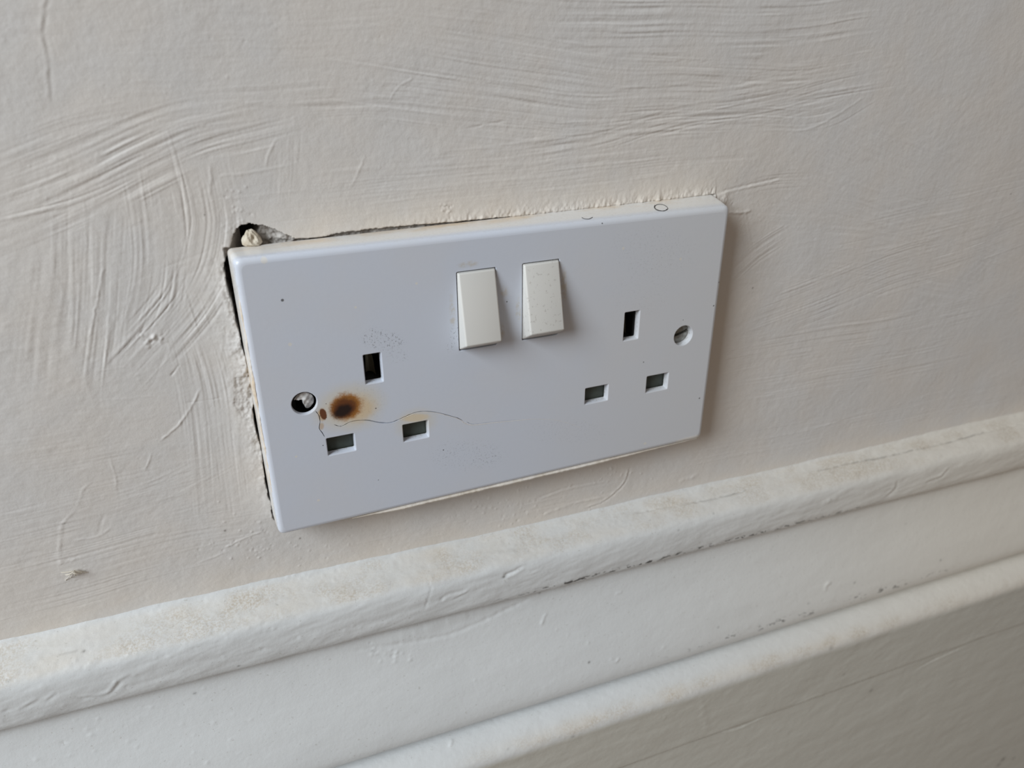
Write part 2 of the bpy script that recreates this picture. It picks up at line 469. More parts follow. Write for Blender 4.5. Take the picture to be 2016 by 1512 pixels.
# single ridges, scratches and drips
for px, wd, amp, sh in [
 ([(97, -20), (86, 30), (84, 70), (94, 120), (100, 205)], .55, .10, 'step'),
 ([(397, 761), (370, 811), (347, 841), (314, 869)], .30, .24, 'ridge'),
 ([(298, 893), (285, 927)], .25, .14, 'ridge'),
 ([(178, 950), (163, 965), (152, 1000)], .22, .16, 'ridge'),
 ([(152, 1000), (124, 1032), (117, 1068), (117, 1108)], .25, .20, 'ridge'),
 ([(205, 1012), (192, 1055)], .25, -.15, 'ridge'),
 ([(145, 1064), (192, 1057), (220, 1038)], .3, .16, 'ridge'),
 ([(353, 716), (345, 728), (336, 741)], .22, -.25, 'ridge'),
 ([(361, 794), (440, 783)], .2, -.10, 'ridge'),
 ([(546, 272), (530, 300), (523, 332)], .3, .12, 'ridge'),
 ([(422, 349), (506, 337), (573, 324)], .3, .13, 'ridge'),
 ([(413, 320), (415, 350), (412, 390)], .35, .12, 'ridge'),
 ([(768, 196), (785, 172), (815, 152)], .25, .09, 'ridge'),
 ([(913, 255), (955, 245), (1000, 238)], .22, -.14, 'ridge'),
 ([(720, 305), (705, 340), (690, 370)], .3, .08, 'ridge'),
 ([(1545, 258), (1590, 255), (1640, 232), (1708, 187)], .35, .13, 'ridge'),
 ([(1650, 172), (1708, 187)], .3, .08, 'ridge'),
 ([(1405, 384), (1440, 374), (1475, 366), (1545, 350)], .5, .22, 'step'),
 ([(1400, 383), (1404, 370)], .25, -.3, 'ridge'),
 ([(190, 730), (250, 722)], .2, .07, 'ridge'), ([(180, 790), (320, 778)], .2, .05, 'ridge'),
 ([(215, 900), (228, 940), (228, 975)], .25, .09, 'ridge'),
 ([(165, 390), (172, 500)], .2, .05, 'ridge'), ([(205, 520), (175, 670)], .25, .13, 'ridge'), ([(215, 610), (205, 720)], .25, .10, 'ridge'),
 ([(440, 1080), (480, 1060), (520, 1045)], .3, .15, 'ridge'), ([(390, 1110), (450, 1085)], .3, .12, 'ridge'),
 ([(1240, 915), (1228, 950), (1190, 985), (1150, 1000)], .6, .28, 'step'),
 ([(1050, 985), (1120, 960), (1200, 945)], .6, .2, 'step'),
 ([(1060, 1015), (1130, 990), (1200, 975)], .6, .22, 'ridge'),
 ([(1336, 947), (1360, 940), (1375, 932)], .8, .25, 'ridge'),
 ([(1500, 865), (1600, 845), (1690, 815)], .3, .09, 'ridge'),
]: ridge(g, px, wd, amp, seed=int(abs(px[0][0]))+3, shape=sh)
# pimples and a plaster scab left of the plate
rng = np.random.RandomState(4)
def bumpat(x, z, r, a):
    sl = g.box([(x, z)], r*3.2)
    g.H[sl] += a*np.exp(-(((g.X[sl]-x)/r)**2+((g.Z[sl]-z)/r)**2))
def field(cx, cy, rx, ry, n, r0=.2, r1=.45, a=.14, sgn=0):
    for k in range(n):
        x, z = atxz(cx+rng.randn()*rx, cy+rng.randn()*ry); s = (1 if rng.rand() < .7 else -1) if sgn == 0 else sgn
        bumpat(x, z, rng.uniform(r0, r1), s*a*rng.uniform(.5, 1.2))
field(300, 668, 12, 8, 26, .25, .5, .16); field(465, 420, 18, 28, 34, .18, .34, .13); field(150, 690, 90, 60, 60, .4, .8, .06)
field(130, 1115, 18, 14, 20, .2, .35, .14); field(480, 1060, 40, 25, 26, .2, .45, .14); field(560, 1075, 120, 16, 40, .2, .4, .09)
field(880, 412, 8, 7, 14, .2, .4, .2); field(1200, 940, 30, 12, 26, .2, .5, .16); field(1470, 420, 30, 30, 60, .25, .5, .06)
field(700, 250, 500, 200, 160, .15, .35, .05); field(1700, 350, 250, 250, 220, .25, .5, .045); field(200, 500, 250, 500, 120, .15, .35, .06)
field(1050, 1000, 90, 18, 50, .25, .6, .12); field(1800, 820, 160, 40, 50, .3, .6, .08)

# ragged plaster rim round the plate, then the slit and the broken hole
PX, PZT, PZB = 73.2, 42.1, 41.6
dl = -PX - X
zin = (Z < 43) & (Z > -44)
rag = fbm(X/1.9, Z/2.6, 31, 4)
rag2 = fbm(X/.75, Z/1.1, 33, 3)
nearL = np.exp(-np.clip(dl, 0, 99)/2.6)*sstep(-46, -38, Z)*(1-sstep(36, 43, Z))*(dl > -3)
g.H += nearL*(.35+.85*rag+.35*rag2)*sstep(-44, -5, Z)*.95 + nearL*(.15+.4*rag)*.35
dt = Z-(42.0+.3*(X+73)/146)
nearT = np.exp(-np.clip(dt, 0, 99)/1.5)*(np.abs(X) < 74)*(dt > -3)
g.H += nearT*(.22+.5*rag+.35*rag2)*sstep(-50, 0, X)*(1-.2*sstep(60, 74, X)) + nearT*(.1+.2*rag)*.5
# bead of paint right of the top right corner
db = np.hypot((X-76.5)/3.2, (Z-40.5)/2.3)
g.H += .9*np.exp(-db**2*1.4)*(.7+.5*rag)
ridge(g, [(1434, 418), (1450, 419), (1480, 416)], .45, .35, 7)

# behind the plate the wall is cut away for the mounting box (the plate hides it)
void = np.zeros_like(X)
inner = (np.abs(X) < 64) & (np.abs(Z) < 33)
depth = np.where(inner, 32., 0)
def interp(z, tab):
    t = np.array(sorted(tab)); return np.interp(z, t[:, 0], t[:, 1])
# slit on the left: width beyond plate edge as a function of z
wl = interp(Z, [(43, -2), (41, -.8), (39.6, .2), (38.2, 1.2), (37.0, 1.5), (33, 1.45), (27, 1.05), (22, .85), (18, .5), (15, .55), (12.5, .2), (10, -.1), (7, -.2), (3, -.4), (-1, -.5), (-2.5, .1), (-4, .55), (-9, .75), (-13, .7), (-17, .35), (-20, .3), (-25, .65),
                   (-30, .8), (-34, .7), (-36, .15), (-39, .55), (-42, .5), (-43.5, -.6), (-46, -1)])
edge = -72.9-wl - .28*rag2 - .18*rag
slit = (X > edge) & (X < -71) & (Z < 40.2) & (Z > -43.4)
k = sstep(0, .5, X-edge)
depth = np.maximum(depth, np.where(slit, k*7.5, 0))
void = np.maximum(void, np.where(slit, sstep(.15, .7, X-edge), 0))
# slit along the top
wt = interp(X, [(-73, .3), (-54, .6), (-50, .25), (-48, .35), (-45, .9), (-41, 1.0), (-36, 1.1), (-30, .9), (-24, .95), (-18, .7), (-12, .55), (-6, .45), (0, .35), (6, .16), (20, .10), (40, .06), (60, .10), (71, .22), (73.5, .3), (75, -.4)])
tl = 41.9+.35*(X+73)/146
et = tl+wt+.20*rag2+.12*rag
st = (Z < et) & (Z > 34) & (np.abs(X) < 73.6)
kt = sstep(0, .45, et-Z)
dd = np.where(X < 5, 1.15+.5*rag2, .9)
depth = np.maximum(depth, np.where(st, kt*dd, 0))
mort = np.where(st & (X < 4), kt*.9, 0)
# the broken corner: dark pocket and mortar ramp
H0 = [(456, 474), (460, 462), (466, 452), (472, 446), (480, 442), (492, 441), (505, 443), (516, 445), (526, 446), (538, 451), (552, 457), (566, 463), (576, 469), (590, 474), (604, 478), (600, 500), (452, 505)]
hp = [atxz(a, b) for a, b in H0]
jx = X+.28*rag2+.15*rag; jz = Z+.25*fbm(X/.9, Z/.8, 91, 3)
hole = inpoly(jx, jz, hp)
ramp = sstep(-56, -64.2, X+.4*rag) if False else 1-sstep(-64.3, -56, X+.5*rag)
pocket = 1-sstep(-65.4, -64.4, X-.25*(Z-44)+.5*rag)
dep = np.where(hole, .5+1.7*ramp+ .9*(fbm(X/1.0, Z/1.0, 55, 4)+.4) + pocket*12, 0)
depth = np.where(hole, np.maximum(depth, dep), depth)
mort = np.where(hole, 1.0, mort)
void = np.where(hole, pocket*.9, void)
lefts = hole & (X < -68.6) & (Z < 45.6)
depth = np.where(lefts, np.minimum(depth, .6+2*np.clip(X+71.5, 0, 3)), depth); void = np.where(lefts, 0, void)
g.H = np.where(inner, -depth, g.H-depth)
# mortar patch further down on the left
mp = inpoly(X+.4*rag, Z+.4*rag2, [atxz(a, b) for a, b in [(462, 745), (490, 740), (498, 830), (478, 826), (462, 800)]])
mort = np.where(mp, .28, mort)
g.H += np.where(mp, .25*rag2-.12, 0)

# tints
edgedist = np.maximum(np.abs(X)-73, np.abs(Z)-42)
cream = .42*np.exp(-np.clip(edgedist, 0, 99)/9)*sstep(-72, -40, X) * (.6+.4*sstep(0, 1, fbm(X/12, Z/8, 61)+.5))
cream += .35*np.exp(-((Z-(tl+3.5))/5.5)**2)*sstep(-68, -48, X)*(1-sstep(66, 85, X))
ztop = -68.6-.0332*X                                       # line where the skirting meets the wall
cream += .50*np.exp(-((Z-ztop-1)/7)**2)*sstep(-.8, .4, fbm(X/30, Z/9, 62))
cream += .22*sstep(74, 78, X)*(1-sstep(80, 105, X))*(1-sstep(32, 46, np.abs(Z)))
cream = np.clip(cream, 0, .8)
white = .0*X
mark = 0*X
for a, b, r in [(168, 1013, .0), (125, 1031, .25), (591, 1060, .3), (443, 1045, .35), (1482, 567, .3), (320, 430, 0), (1990, 382, .3), (403, 423, .2)]:
    if r: x, z = atxz(a, b); mark = np.maximum(mark, .8*np.exp(-(((X-x)/r)**2+((Z-z)/r)**2)))
# below the skirting top the wall carries on behind the board
P = np.stack([X, -g.H, Z], -1)
wall = grid_mesh('wall_back', P, M_WALL, {'cream': cream, 'white': white, 'mortar': mort, 'void': void, 'mark': mark})
tag(wall, 'off-white brush-painted plaster wall around the socket', 'wall', 'structure')

# ================================================================== SKIRTING
TILT = math.atan(.0332)
prof = [(0.8, -66.3), (-.3, -68.0), (-2.0, -69.4), (-5.5, -70.6), (-9.2, -71.9), (-11.6, -73.6), (-12.7, -75.8), (-13.2, -79), (-13.4, -83.5), (-13.2, -86.8), (-12.3, -88.8), (-10.4, -89.7), (-9.3, -91.2),
        (-9.8, -94), (-11.0, -99), (-12.9, -105), (-15.2, -111), (-17.6, -117), (-19.8, -123), (-21.4, -128), (-21.9, -131.6), (-20.9, -134.4), (-17.6, -136.0), (-17.0, -137.2), (-18.4, -137.9),
        (-21.5, -138.4), (-25, -140.3), (-28.2, -142.6), (-29.6, -144.6), (-30.0, -147.2), (-29.7, -152), (-28.6, -175), (-27.6, -200), (-26.5, -425)]
pp = smooth_path([(a*1.0, b) for a, b in prof], 6)
pp = np.array(pp)
seg = np.concatenate([[0], np.cumsum(np.hypot(*np.diff(pp, axis=0).T))])
ss = axis([(0, 95, .38), (95, 200, .6), (200, 300, 1.0), (300, float(seg[-1]), 8)])
us = axis([(-900, -300, 60), (-300, -185, 8), (-185, 90, .5), (90, 260, .75), (260, 420, 1.4), (420, 560, 7), (560, 1500, 70)])
py_ = np.interp(ss, seg, pp[:, 0]); pz_ = np.interp(ss, seg, pp[:, 1])
U, S = np.meshgrid(us, ss)
ty = np.gradient(py_, ss); tz = np.gradient(pz_, ss); tn = np.hypot(ty, tz)
ny, nz_ = tz/tn, -ty/tn        # outward (towards room / up)
Y0 = np.broadcast_to(py_[:, None], U.shape).copy(); Z0 = np.broadcast_to(pz_[:, None], U.shape).copy()
sk = Grid(us, ss)
# world-space heights where the key lines fall along s
def s_of(z): return float(np.interp(-z, -pz_[::1], ss))
sA, sLed, sS1, sS2, sEd = s_of(-68), s_of(-73.8), s_of(-90), s_of(-135.5), s_of(-146)
def skpx(a, b, Y=0):
    """photo pixel on the skirting -> (u, s)"""
    r = RM @ np.array([(a-1008)/FPX, -(b-756)/FPX, -1]); c = CAM/MM
    best = None
    ct, st_ = math.cos(TILT), math.sin(TILT)
    for i in range(0, len(ss), 2):
        t = (py_[i]-c[1])/r[1]; q = c+t*r
        u = q[0]*ct-q[2]*st_; v = q[0]*st_+q[2]*ct
        e = abs(v-pz_[i])
        if best is None or e < best[0]: best = (e, u, ss[i])
    return (float(best[1]), float(best[2]))
h = .22*fbm(U/40, S/14, 201, 3) + .10*fbm(U/9, S/6, 202, 3) + .035*fbm(U/2.2, S/1.8, 203, 3)
fascia = sstep(sLed-3, sLed+1, S)*(1-sstep(sS1-2, sS1, S))
h += fascia*(.22*fbm(U/13+S/9, S/4, 205, 3))
ledge = (1-sstep(sLed-1, sLed+2, S))
h += ledge*(.18*fbm(U/8, S/3, 206, 4)+.05*fbm(U/1.3, S/1.1, 207, 2))
ogee = sstep(sS1, sS1+4, S)*(1-sstep(sS2-6, sS2, S))
h *= 1-.45*ogee
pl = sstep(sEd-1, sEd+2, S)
h += pl*(.022*fbm(U/22, S/2.2, 208, 2)+.03*fbm(U/25, S/12, 210, 2))
h += (sstep(sS2, sS2+2, S)*(1-pl))*.05*fbm(U/1.5, S/1.2, 209, 3)
sk.H = h
K = skpx
for px, wd, amp, sh in [
 ([(150, 1372), (210, 1365), (235, 1340), (260, 1330)], .8, .28, 'step'), ([(0, 1402), (18, 1392)], .7, .2, 'step'), ([(35, 1398), (62, 1385), (80, 1376)], .7, .22, 'step'),
 ([(90, 1380), (112, 1362)], .6, .2, 'step'), ([(992, 1133), (1008, 1127), (1030, 1116)], .6, .45, 'groove'), ([(1042, 1126), (1060, 1118)], .5, .2, 'groove'),
 ([(865, 1185), (880, 1172), (920, 1163)], .7, .25, 'groove'), ([(890, 1178), (922, 1163)], .6, .2, 'step'),
 ([(680, 1284), (780, 1270), (890, 1246), (1000, 1200), (1060, 1168)], .8, -.22, 'ridge'), ([(740, 1262), (800, 1250), (900, 1215), (980, 1185)], 2.2, .22, 'ridge'),
 ([(1820, 950), (1850, 940), (1860, 930), (1870, 920)], 1, .35, 'step'), ([(1740, 980), (1760, 965), (1765, 945)], 1, .3, 'step'), ([(1620, 990), (1650, 980)], 1.2, .35, 'ridge'),
 ([(1400, 1075), (1450, 1050), (1500, 1040)], 1.2, .15, 'ridge'),
 ([(1624, 1165), (1628, 1150), (1636, 1148)], .7, .35, 'ridge'), ([(1200, 1295), (1212, 1303), (1220, 1295)], .5, .25, 'ridge'), ([(886, 1468), (890, 1455)], .6, .45, 'ridge'),
 ([(1065, 1232), (1075, 1205)], .5, .28, 'ridge'), ([(1400, 1442), (1440, 1436), (1475, 1424), (1518, 1402)], .55, .38, 'groove'), ([(1518, 1402), (1600, 1372), (1625, 1365), (1636, 1358)], .6, .22, 'ridge'),
 ([(1800, 1318), (1860, 1288), (1900, 1270)], .7, .28, 'groove'), ([(1890, 1425), (1912, 1412)], .8, .2, 'groove'),
 ([(1380, 1365), (1392, 1440)], 1.5, .12, 'ridge'), ([(1900, 1262), (1940, 1250), (1965, 1245)], .8, .12, 'ridge'),
 ([(730, 1285), (733, 1295)], .5, .2, 'ridge'), ([(1212, 1170), (1225, 1165)], .5, .2, 'ridge'),
]:
    ridge(sk, px, wd, amp, seed=int(px[0][0])+1, conv=K, shape=sh)
# fine vertical crack in the paint under the plate
ridge(sk, [(846, 1130), (843, 1145), (848, 1160), (842, 1180), (837, 1205)], .24, -.26, 5, conv=K)
# horizontal hairline crack along the ledge on the right
for seg_ in ([(1606, 928), (1680, 912), (1740, 900), (1800, 886)], [(1800, 886), (1870, 870), (1940, 850), (2020, 833)], [(1336, 994), (1390, 985), (1470, 965)], [(1250, 1010), (1330, 995)]):
    ridge(sk, seg_, .4, -.6, int(seg_[0][0]), conv=K)
def skb(cx, cy, rx, ry, n, r0=.3, r1=.6, a=.18):
    for _ in range(n):
        u, s_ = K(cx+rng.randn()*rx, cy+rng.randn()*ry); r = rng.uniform(r0, r1)
        sl = sk.box([(u, s_)], r*3.2); sk.H[sl] += a*rng.uniform(.5, 1.2)*(1 if rng.rand() < .8 else -1)*np.exp(-(((sk.X[sl]-u)/r)**2+((sk.Z[sl]-s_)/r)**2))
skb(770, 1290, 25, 10, 16); skb(250, 1420, 170, 50, 40, .3, .6, .14); skb(1100, 1300, 250, 60, 36, .3, .6, .1); skb(620, 1135, 30, 8, 14); skb(300, 1290, 160, 20, 24, .3, .6, .14); skb(1650, 1200, 200, 60, 20, .3, .6, .1)
skb(560, 1240, 100, 14, 20, .3, .6, .14); skb(1700, 1330, 200, 60, 20, .3, .7, .12)

ct, st_ = math.cos(TILT), math.sin(TILT)
Yp = Y0+ny[:, None]*sk.H; Zp = Z0+nz_[:, None]*sk.H
P = np.stack([U*ct+Zp*st_, Yp, -U*st_+Zp*ct], -1)
dust = .85*(1-sstep(sLed-2.0, sLed+1.5, S))*sstep(1.0, 4, S) * (.55+.45*sstep(-.5, .6, fbm(U/28, S/6, 301)))
dust = np.maximum(dust, .95*np.exp(-((S-(sEd-3.2))/3.2)**2)*(.5+.5*sstep(-.6, .5, fbm(U/20, S/8, 302)))*sstep(-40, 30, U))
warm = sstep(10, 260, U)*.75  # warmer light at the right, painted into the board's colour
warm = np.maximum(warm, .0)
chip = np.zeros_like(U)
c1 = np.exp(-((S-s_of(-87.0))/.85)**2)
chip = np.maximum(chip, c1*interp(U, [(-900, 0), (-10, 0), (0, .25), (18, .9), (24, 1), (60, 1), (85, .95), (120, .8), (150, .55), (175, 0), (1500, 0)]))
chip2 = np.exp(-((S-(sS2-7.5))/1.3)**2)*interp(U, [(-900, 0), (60, 0), (95, .75), (190, .8), (230, 0), (1500, 0)])*.85*sstep(-.1, .35, fbm(U/5, S/5, 333, 2))
chip = np.maximum(chip, chip2)
u0, s0 = K(485, 1308)
chip = np.maximum(chip, 1.0*np.exp(-((U-u0)/5.5)**2-((S-s0)/.9)**2))
smark = 0*U
for a, b, r, k in [(992, 1134, .5, .9), (1147, 1141, .45, .95), (1160, 1303, .45, .9), (1190, 1126, .4, .9), (1180, 1128, .35, .8), (1062, 1168, .4, .6), (1336, 1042, .4, .5), (1405, 1011, .4, .4), (1489, 1052, .4, .6), (165, 1282, .45, .6),
                   (1538, 1037, .4, .6), (490, 1307, .6, .8), (470, 1310, .4, .7), (384, 1367, .4, .7), (1783, 1032, .4, .4), (1682, 1148, .5, .5), (1852, 1102, .5, .6), (1592, 1187, .5, .4), (733, 1280, .4, .4),
                   (1636, 1276, 1.1, .35), (1715, 1358, 1.1, .45), (1662, 1327, .8, .3), (1975, 1495, 1.6, .7), (1965, 1508, 1.6, .5), (1996, 1492, 1.2, .45), (1128, 1452, .8, .35), (1000, 1474, .5, .3), (1414, 1235, .5, .4)]:
    u, s_ = K(a, b); sl = sk.box([(u, s_)], r*3.2)
    smark[sl] = np.maximum(smark[sl], k*np.exp(-(((U[sl]-u)/r)**2+((S[sl]-s_)/(r*.9))**2)))
for seg_ in ([(1606, 928), (1680, 912), (1740, 900), (1800, 886)], [(1800, 886), (1870, 870), (1940, 850)], [(1350, 990), (1390, 985), (1470, 965)], [(112, 1291), (140, 1283), (158, 1280)], [(8, 1341), (30, 1335)]):
    pts = smooth_path([K(*q) for q in seg_], 4); sl, al, ac, L = sk.curve(pts, 1.5)
    smark[sl] = np.maximum(smark[sl], .5*np.exp(-((ac+.2*vnoise(al/2, 0*al, 3))/.3)**2)*(.4+.6*sstep(-.2, .4, vnoise(al/3, 0*al, 8)))*sstep(0, 1, al)*(1-sstep(L-1, L, al)))
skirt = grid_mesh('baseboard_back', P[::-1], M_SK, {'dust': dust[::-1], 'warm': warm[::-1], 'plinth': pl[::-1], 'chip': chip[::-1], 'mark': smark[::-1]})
tag(skirt, 'thickly painted moulded skirting board with dusty ledges below the socket', 'skirting board', 'structure')

fl = mesh_obj('floor', [(-900, -1500, -420), (1500, -1500, -420), (1500, 30, -420), (-900, 30, -420), (-900, -1500, -450), (1500, -1500, -450), (1500, 30, -450), (-900, 30, -450)],
              [(0, 1, 2, 3), (4, 5, 6, 7), (0, 1, 5, 4), (1, 2, 6, 5), (2, 3, 7, 6), (3, 0, 4, 7)], M_FLOOR, smooth=False)
tag(fl, 'brown floor boards below the skirting', 'floor', 'structure')

# ================================================================== SOCKET
sock = bpy.data.objects.new('electrical_socket', None); link(sock)
sock.empty_display_size = .02
tag(sock, 'white double switched wall socket with brown burn mark and crack above the skirting board', 'socket')

F = -10.06
def rrect(x0, x1, z0, z1, r, n=4):
    out = []
    for cx, cz, a0 in ((x1-r, z1-r, 0), (x0+r, z1-r, 90), (x0+r, z0+r, 180), (x1-r, z0+r, 270)):
        for k in range(n+1):
            a = math.radians(a0+90*k/n); out.append((cx+r*math.cos(a), cz+r*math.sin(a)))
    return out
def circ(cx, cz, r, n=48): return [(cx+r*math.cos(2*PI*k/n), cz+r*math.sin(2*PI*k/n)) for k in range(n)]
def outline(tl, tr, br, bl, r, inset=0, n=6, div=10):
    """rounded quad through four corners, counter-clockwise"""
    cs = [np.array(c, float) for c in (tr, tl, bl, br)]
    ctr = sum(cs)/4
    cs = [c - np.sign(c-ctr)*inset for c in cs]
    out = []
    for i, c in enumerate(cs):
        p, q = cs[i-1], cs[(i+1) % 4]
        a = c+(p-c)/np.linalg.norm(p-c)*r; b = c+(q-c)/np.linalg.norm(q-c)*r
        for k in range(n+1):
            t = k/n; out.append(tuple((1-t)**2*a+2*t*(1-t)*c+t*t*b))
        nx_ = q+(c-q)/np.linalg.norm(c-q)*r
        for k in range(1, div): t = k/div; out.append(tuple(b*(1-t)+nx_*t))
    return out
def crackpoly(pts, wd):
    P_ = [np.array(p) for p in smooth_path(pts, 3)]
    L_, R_ = [], []
    n = len(P_)
    for i, q in enumerate(P_):
        if i in (0, n-1): continue
        d = P_[min(i+1, n-1)]-P_[max(i-1, 0)]; d /= np.linalg.norm(d); nn = np.array([-d[1], d[0]])
        ww = wd(i/(n-1))/2*(1+.35*math.sin(i*2.3)*math.sin(i*.7))
        L_.append(tuple(q+nn*ww)); R_.append(tuple(q-nn*ww))
    return [tuple(P_[0])]+R_+[tuple(P_[-1])]+L_[::-1]

def panel(name, outer_loops, holes, mat, parent):
    """outer_loops: [(loop,y)...] from the face to the back; holes: [[(loop,y)...]...] from the face inwards"""
    face = outer_loops[0][0]; y0 = outer_loops[0][1]
    pts = [Vector(p) for p in face]; edges = [(i, (i+1) % len(face)) for i in range(len(face))]
    for hl in holes:
        b = len(pts); lp = hl[0][0]; pts += [Vector(p) for p in lp]; edges += [(b+i, b+(i+1) % len(lp)) for i in range(len(lp))]
    r = delaunay_2d_cdt(pts, edges, [], 0, 1e-5)
    V2, T = r[0], r[2]
    cen = np.array([[sum(V2[i][0] for i in t)/len(t), sum(V2[i][1] for i in t)/len(t)] for t in T])
    bad = np.zeros(len(T), bool)
    for hl in holes: bad |= inpoly(cen[:, 0], cen[:, 1], hl[0][0])
    bad |= ~inpoly(cen[:, 0], cen[:, 1], face)
    verts = [(v[0], y0, v[1]) for v in V2]; faces = [tuple(t) for t, b_ in zip(T, bad) if not b_]
    for loops in [outer_loops]+list(holes):
        prev = None
        for lp, y in loops:
            base = len(verts); verts += [(p[0], y, p[1]) for p in lp]; cur = list(range(base, base+len(lp)))
            if prev:
                n = len(cur)
                faces += [(prev[i], prev[(i+1) % n], cur[(i+1) % n], cur[i]) for i in range(n)]
            prev = cur
    o = mesh_obj(name, verts, faces, mat, parent)
    o.data.polygons.foreach_set('use_smooth', [not (abs(p.normal.y) > .999 and abs(p.center.y/MM-y0) < .01) for p in o.data.polygons])
    return o

def hole_spec(f, depth, cham=.25, back=None):
    return [(f(cham), F), (f(cham*.35), F+cham*.3), (f(0), F+cham), (f(-.05), F+depth)]
slots = {}
rects = dict(le=(-43.2, -38.0, 2.2, 11.4), ll=(-55.8, -47.7, -18.2, -12.3), ln=(-33.8, -25.9, -18.7, -12.7),
             re=(38.1, 43.6, 1.7, 11.5), rl=(25.6, 34.0, -18.4, -12.4), rn=(48.0, 56.4, -18.7, -12.4))
holes = []
for k_, (x0, x1, z0, z1) in rects.items():
    holes.append(hole_spec(lambda e, x0=x0, x1=x1, z0=z0, z1=z1: rrect(x0-e+.15, x1+e-.15, z0-e+.15, z1+e-.15, .35+max(e, 0)*.4), 2.4))
for cx, cz, r, dp in ((-60.2, -.2, 3.4, 1.25), (60.5, 0, 3.45, 4.2)):
    holes.append(hole_spec(lambda e, cx=cx, cz=cz, r=r: circ(cx, cz, r+e), dp, .2))
for x0, x1 in ((-15.6, -4.0), (3.9, 15.5)):
    holes.append(hole_spec(lambda e, x0=x0, x1=x1: rrect(x0-e, x1+e, 7.7-e, 31.4+e, .5), 3.2, .12))
C1 = [(-57.62, -2.92), (-56.79, -4.79), (-56.74, -6.73), (-57.17, -8.74), (-56.58, -10.18), (-56.0, -11.85)]
C2 = [(-53.16, -8.33), (-51.07, -9.38), (-48.65, -8.56), (-46.08, -8.56), (-43.25, -9.17), (-40.44, -10.45), (-37.26, -11.24), (-34.54, -10.73), (-31.48, -9.87), (-29.04, -9.45), (-26.02, -9.85), (-22.7, -10.99), (-19.04, -12.87), (-16.88, -14.02), (-15.18, -15.37)]
C2b = [(-14.2, -15.9), (-12.3, -17.2), (-9.5, -17.5), (-6.7, -17.75), (-1.74, -18.3), (3.8, -19.0)]
holes.append([(crackpoly(C1, lambda t: .19), F), (crackpoly(C1, lambda t: .14), F+1.6)])
holes.append([(crackpoly(C2, lambda t: .32*math.sin(PI*min(1, .12+t*.95))**.5 if t < .75 else .17), F), (crackpoly(C2, lambda t: .12), F+1.4)])
holes.append([(crackpoly(C2b, lambda t: .11*(1-t*.5)), F), (crackpoly(C2b, lambda t: .06), F+.5)])

fc = ((-71.95, 41.75), (72.75, 40.95), (72.9, -41.55), (-72.5, -41.75))
bc = ((-72.85, 41.9), (73.45, 42.35), (73.4, -42.3), (-73.1, -42.3))
def lerpc(t): return [tuple(np.array(a)*(1-t)+np.array(b)*t) for a, b in zip(fc, bc)]
R0 = 1.5
ol = []
for k_ in range(7):
    a = PI/2*k_/6
    ol.append((outline(*lerpc(.02*k_), 1.9, inset=R0*(1-math.sin(a))), F+R0*(1-math.cos(a))))
for y in (-6, -3, -.4, 0): ol.append((outline(*lerpc((y-F)/-F), 1.6), y))
ol.append((outline(*lerpc(1), 1.6, inset=1.6), 0)); ol.append((outline(*lerpc(1), 1.6, inset=1.6), -7.0))
plate = panel('faceplate', ol, holes, M_PLATE, sock)
# the moulded body behind the plate
bh = []
for kx in ('le', 're'):
    x0, x1, z0, z1 = rects[kx]
    bh.append([(rrect(x0-.6, x1+.6, z0-.6, z1+.6, .3), -7.5), (rrect(x0-.6, x1+.6, z0-.6, z1+.6, .3), 8), (rrect(x0+2, x1-2, z0+3, z1-3, .1), 8)])
for cx, rr in ((-60.2, 5.2), (60.5, 3.7)): bh.append([(circ(cx, -.1, rr, 24), -5.85), (circ(cx, -.1, rr, 24), 6), (circ(cx, -.1, .2, 24), 6)])
for q in bh[:2]: q[0] = (q[0][0], -5.85)
panel('socket_body', [(rrect(-68, 68, -36, 36, 2), -5.85), (rrect(-68, 68, -36, 36, 2), -3.0), (rrect(-62, 62, -31, 31, 2), -3.0), (rrect(-62, 62, -31, 31, 2), 22)], bh, M_DARK, sock)

def box_obj(name, x0, x1, y0, y1, z0, z1, mat, parent, bev=.15):
    bm = bmesh.new(); bmesh.ops.create_cube(bm, size=1)
    for v in bm.verts: v.co = Vector(((x0+x1)/2+v.co.x*(x1-x0), (y0+y1)/2+v.co.y*(y1-y0), (z0+z1)/2+v.co.z*(z1-z0)))
    bmesh.ops.bevel(bm, geom=list(bm.edges), offset=bev, segments=2, affect='EDGES', profile=.5)
    vs_ = [tuple(v.co) for v in bm.verts]; fs = [tuple(v.index for v in f.verts) for f in bm.faces]; bm.free()
    return mesh_obj(name, vs_, fs, mat, parent)
# shutters behind the live and neutral slots (slightly sloped plastic blades)
for kx in ('ll', 'ln', 'rl', 'rn'):
    x0, x1, z0, z1 = rects[kx]
    o = box_obj('shutter', x0-.7, x1+.7, -7.4, -6.1, z0-.7, z1+.7, M_SHUT, sock)
    o['label'] = 'dark grey-green shutter closing the slot'
# brass earth contacts deep in the upright slots
for kx, dx in (('le', 0), ('re', -.3)):
    x0, x1, z0, z1 = rects[kx]; cx = (x0+x1)/2+dx
    vs_ = []; fs = []
    arc = [(-1.7, -2.0), (-1.4, .6), (-.7, 2.0), (.2, 2.2), (1.1, 1.2), (1.5, -.8)]
    for i, (a, b) in enumerate(arc):
        vs_ += [(cx+a, -4.2+b, z0+.2), (cx+a*.7, -4.2+b*.6, z0+6.2), (cx+a*1.0+.0, -3.8+b, z0+.2), (cx+a*.7, -3.8+b*.6, z0+6.2)]
    for i in range(len(arc)-1):
        q = i*4; fs += [(q, q+4, q+5, q+1), (q+2, q+3, q+7, q+6), (q+1, q+5, q+7, q+3), (q, q+2, q+6, q+4)]
    o = mesh_obj('earth_contact', vs_, fs, M_BRASS, sock); o['label'] = 'dull brass contact inside the upright slot'

